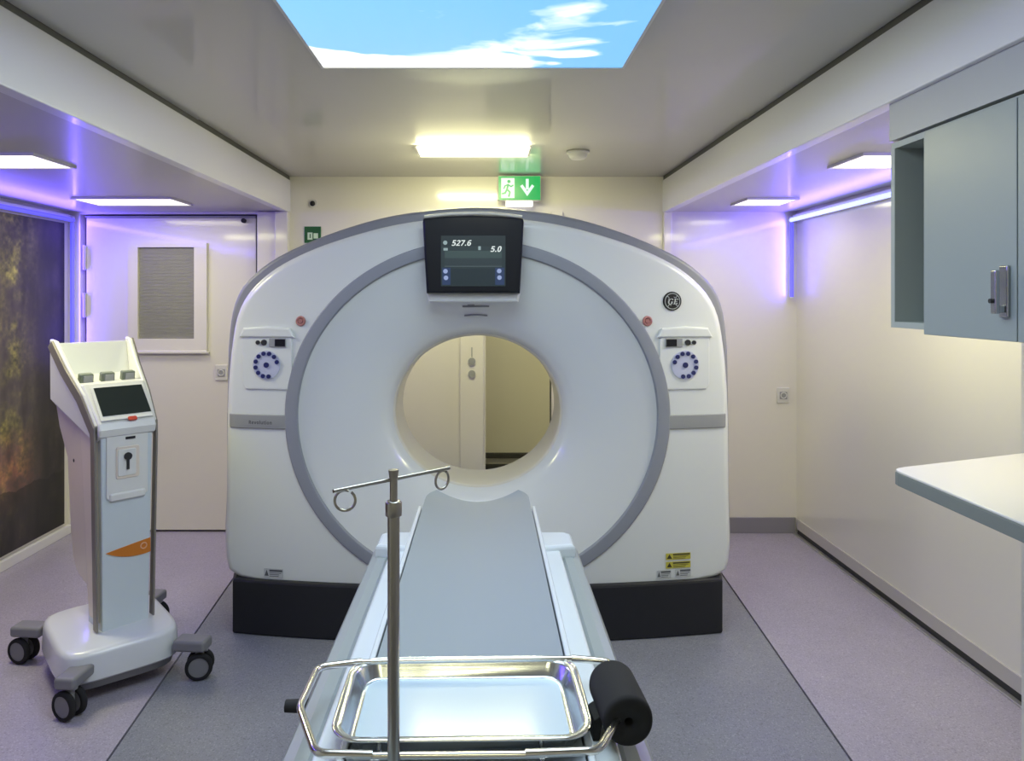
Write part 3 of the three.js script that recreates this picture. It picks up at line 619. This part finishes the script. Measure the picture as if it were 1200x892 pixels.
// ---------------------------------------------------------------- injector cart
{
  const C = thing('injector_cart', 'white wheeled contrast injector cart with slanted black screen beside the scanner', 'medical cart', [-1.45, 0, -2.8], 40 * Math.PI / 180);
  // platform
  const pl = []; for (let k = 0; k < 4; k++) for (let i = 0; i < 12; i++) {
    const a0 = -Math.PI / 4 + k * Math.PI / 2, a = a0 + (i / 12) * Math.PI / 2, n = 5, c = Math.cos(a), s = Math.sin(a);
    const r = 1 / Math.pow(Math.abs(c) ** n + Math.abs(s) ** n, 1 / n); pl.push([c * r * .205, s * r * .24]);
  }
  const ring = (k, y) => pl.map(([x, z]) => [x * k, y, z * k]);
  mesh('platform', loft([ring(.02, .196), ring(.5, .196), ring(.9, .19), ring(.97, .183), ring(1, .168), ring(1.02, .09), ring(1.0, .082), ring(.02, .082)].reverse()), M.white, C);
  mesh('skirt', loft([ring(.98, .088), ring(.93, .052), ring(.88, .047), ring(.02, .047)].reverse()), M.caster, C);
  // casters
  for (const [sx, sz, turn] of [[-1, 1, .5], [1, 1, 1.1], [-1, -1, .6], [1, -1, .8]]) {
    const k = new THREE.Group(); k.name = 'caster'; k.position.set(...(sx < 0 && sz > 0 ? [-.185, 0, .268] : [sx * .245, 0, sz * .285])); C.add(k);
    const arm = lbox(.075, .042, .125, 0, .128, 0, .012); arm.rotateY(Math.atan2(sx, sz)); arm.translate(-sx * .02, 0, -sz * .02); mesh('caster_arm', arm, M.caster, k);
    const w = new THREE.Group(); w.name = 'wheel_set'; w.rotation.y = turn; k.add(w);
    mesh('fork', [lbox(.02, .075, .03, 0, .085, 0, .005), lbox(.022, .02, .06, 0, .108, .0, .006)], M.band, w);
    for (const s of [-1, 1]) {
      const tire = new THREE.LatheGeometry([[.036, -.01], [.044, -.0115], [.049, -.007], [.05, 0], [.049, .007], [.044, .0115], [.036, .01]].map(p => new THREE.Vector2(...p)), 32); tire.rotateZ(Math.PI / 2); tire.translate(s * .022, .05, 0);
      const hub = new THREE.CylinderGeometry(.037, .037, .015, 28); hub.rotateZ(Math.PI / 2); hub.translate(s * .022, .05, 0);
      mesh('tire', tire, M.blackMatte, w); mesh('hub', hub, M.caster, w);
    }
  }
  // column: side profile (forward, height) extruded across the width; the head widens to the back
  const flare = g => { const p = g.attributes.position; for (let i = 0; i < p.count; i++) { const y = p.getY(i), z = p.getZ(i), h = Math.max(0, Math.min(1, (y - .75) / .3)); p.setX(i, p.getX(i) * (.9 + .1 * Math.max(0, Math.min(1, (y - .2) / .75)) + .36 * h * Math.max(0, Math.min(1, (.1 - z) / .35)))); } g.computeVertexNormals(); return g; };
  const side = (pts, w, bevel = 0, x = 0) => { const g = prism(pts.map(([z, y]) => [-z, y]), w, bevel, 3); g.rotateY(Math.PI / 2); g.translate(-w / 2 + x, 0, 0); return flare(g); };
  const col = new THREE.Group(); col.name = 'column'; col.position.set(.02, 0, .0); col.rotation.y = .13; C.add(col);
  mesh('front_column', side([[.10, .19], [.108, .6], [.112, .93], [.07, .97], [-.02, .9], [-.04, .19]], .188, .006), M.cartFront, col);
  mesh('rear_housing', side([[.085, .22], [.085, .94], [-.04, 1.06], [-.25, 1.12], [-.265, 1.06], [-.255, .92], [-.215, .8], [-.205, .5], [-.18, .40], [-.13, .35], [-.04, .335], [-.02, .22]], .202, .012), M.cartWarmLit, col);
  mesh('head_deck', side([[.122, .92], [.128, .945], [.118, .968], [-.012, 1.103], [-.05, 1.107], [-.05, 1.0], [.08, .895]], .208, .009), M.cart, col);
  mesh('cup_shelf', side([[-.04, 1.06], [-.04, 1.098], [-.20, 1.125], [-.24, 1.252], [-.258, 1.252], [-.258, 1.05]], .2, .004), M.cart, col);
  for (const s of [-1, 1]) {
    mesh('cheek', side([[.108, .962], [.015, 1.068], [-.11, 1.165], [-.215, 1.262], [-.26, 1.268], [-.264, 1.03], [-.2, 1.0], [.06, .91]], .012, .004, s * .1055), M.cart, col);
    const tp = [[.104, .2], [.11, .9], [.106, .955], [.008, 1.066], [-.118, 1.162], [-.225, 1.264]];
    const strip = [...tp, ...tp.slice().reverse().map(([z, y], i) => [z - .034, y - (i < 4 ? .026 : 0)])];
    mesh('edge_trim', side(strip, .008, .002, s * .1135), M.cartTrim, col);
  }
  for (const x of [-.078, 0, .078]) {
    const c = new THREE.Group(); c.name = 'syringe_port'; c.position.set(x, 1.098, -.09); c.rotation.x = .16; col.add(c);
    mesh('port_collar', lbox(.05, .044, .03, 0, .02, 0, .006), M.cupGreen, c);
    mesh('port_insert', lbox(.034, .032, .006, .003, .02, .0155, .003), M.band, c);
  }
  // screen on the slope
  const ang = Math.atan2(.135, .13);
  const sc = new THREE.Group(); sc.name = 'touch_screen'; sc.position.set(0, 1.0245 + .004, .0636 + .004); sc.rotation.x = -(Math.PI / 2 - ang); col.add(sc);
  mesh('bezel', lbox(.19, .158, .005, 0, .008, .0, .003), M.cart, sc);
  mesh('screen', lbox(.176, .134, .004, .004, .016, .0022), phys({ color: rgb(.012, .02, .02), roughness: .3, clearcoat: .2 }), sc);
  mesh('stop_button', prism(roundRect(.032, .018, .005), .006, .002), M.red, sc, [.016, -.074, .001]);
  // front details
  mesh('front_frame', prism([...roundRect(.15, .27, .01)], .006, .002), M.cart, col, [.0, .82, .11]);
  mesh('slot', lbox(.035, .009, .004, .01, .905, .117), M.dark, col);
  mesh('connector_recess', prism(roundRect(.085, .12, .008), .006, .002), M.cartWarmLit, col, [.0, .815, .114]);
  mesh('connector_plate', prism(roundRect(.066, .1, .006), .006, .002), M.cart, col, [-.004, .815, .117]);
  mesh('connector', [new THREE.CylinderGeometry(.014, .014, .01, 18).rotateX(Math.PI / 2).translate(-.002, .838, .125), lbox(.009, .042, .008, -.002, .81, .124)], M.dark, col);
  mesh('bottle_shelf', lbox(.13, .03, .02, 0, .69, .114, .008), M.cart, col);
  mesh('side_screw', new THREE.CylinderGeometry(.007, .007, .006, 14).rotateZ(Math.PI / 2), M.dark, col, [-.104, .8, -.13]);
  { // orange swoosh
    const sh = new THREE.Shape(); sh.moveTo(-.075, .0); sh.quadraticCurveTo(0, .012, .088, .022); sh.lineTo(.088, -.032); sh.quadraticCurveTo(.0, -.045, -.075, 0);
    const g = new THREE.ExtrudeGeometry(sh, { depth: .003, bevelEnabled: false, curveSegments: 14 });
    mesh('orange_swoosh', g, M.orange, col, [0, .485, .1055]);
    mesh('swoosh_mark', new THREE.TorusGeometry(.011, .0024, 8, 20), std({ color: rgb(.8, .45, .25), roughness: .5 }), col, [.062, .482, .109]);
  }
}

// ---------------------------------------------------------------- wall cabinets and counter (right, near)
{
  const X0 = 1.1, X1 = 1.498, YB = 1.352, YT = 1.85, ZF = 1.968;
  const C = thing('wall_cabinet', 'grey blue wall cabinet with open end niche and lever handle above the counter', 'cabinet', [0, 0, 0]);
  mesh('carcass', [boxAt(X0 + .02, X1, YB + .016, YT, 1.0, 1.80), boxAt(X0, X1, YB, YB + .016, 1.0, ZF), boxAt(X0 + .002, X1, YT - .016, YT, 1.0, ZF), boxAt(X0, X1, YB + .016, YT - .016, ZF - .018, ZF), boxAt(X1 - .012, X1, YB + .016, YT - .016, 1.8, ZF - .018)], M.cabinetIn, C);
  mesh('fascia', boxAt(X0 - .004, X1, YT + .006, YS, 1.0, ZF), M.fascia, C);
  const doors = [[1.497, 1.815], [1.175, 1.494]];
  doors.forEach(([a, b], i) => {
    const d = mesh('door', boxAt(X0 - .004, X0 + .018, YB - .012, YT - .004, a, b, .002), M.cabinet, C);
    const hz = i ? a + .034 : a + .03;
    mesh('handle_plate', boxAt(X0 - .011, X0 - .004, 1.39, 1.5, hz - .013, hz + .013, .003), M.chrome, d);
    mesh('handle_lever', [boxAt(X0 - .03, X0 - .011, 1.4, 1.416, hz - .008, hz + .008, .003), boxAt(X0 - .034, X0 - .024, 1.398, 1.49, hz - .011, hz + .006, .003)], M.chrome, d);
    mesh('handle_lock', new THREE.CylinderGeometry(.005, .005, .006, 14).rotateZ(Math.PI / 2), M.dark, d, [X0 - .036, 1.425, -hz]);
  });
  // under-cabinet lamp
  const U = thing('under_cabinet_light', 'warm light bar under the wall cabinet', 'light strip', [1.36, YB, -1.5]);
  mesh('housing', lbox(.05, .012, .84, 0, -.006, 0, .003), M.plastic, U);
  mesh('diffuser', lbox(.036, .004, .82, 0, -.013, 0), M.panelGlow, U);
  areaLight(rgb(1, .84, .5), L.under, .036, .82, [1.36, YB - .017, -1.5], [1.36, 0, -1.5]);
  // counter
  const K = thing('counter', 'cream counter top with grey edge on the right below the cabinet', 'counter', [0, 0, 0]);
  const out = [[1.03, .95], [1.03, 1.81], [1.034, 1.828], [1.046, 1.842], [1.07, 1.854], [1.498, 2.02], [1.498, .95]];
  const slab = (y0, h, grow, m, n) => { const g = prism(out.map(([x, z]) => [x - (x < 1.3 ? grow : 0), z]), h, .002, 2); g.rotateX(-Math.PI / 2); g.translate(0, y0, 0); mesh(n, g, m, K); };
  slab(.994, .006, 0, M.counterTop, 'top'); slab(.962, .032, .0015, M.counterEdge, 'edge_band');
  mesh('support_panel', boxAt(1.3, 1.498, 0, .962, 1.0, 1.03), M.cabinet, K);
}

renderer.render(scene, camera);
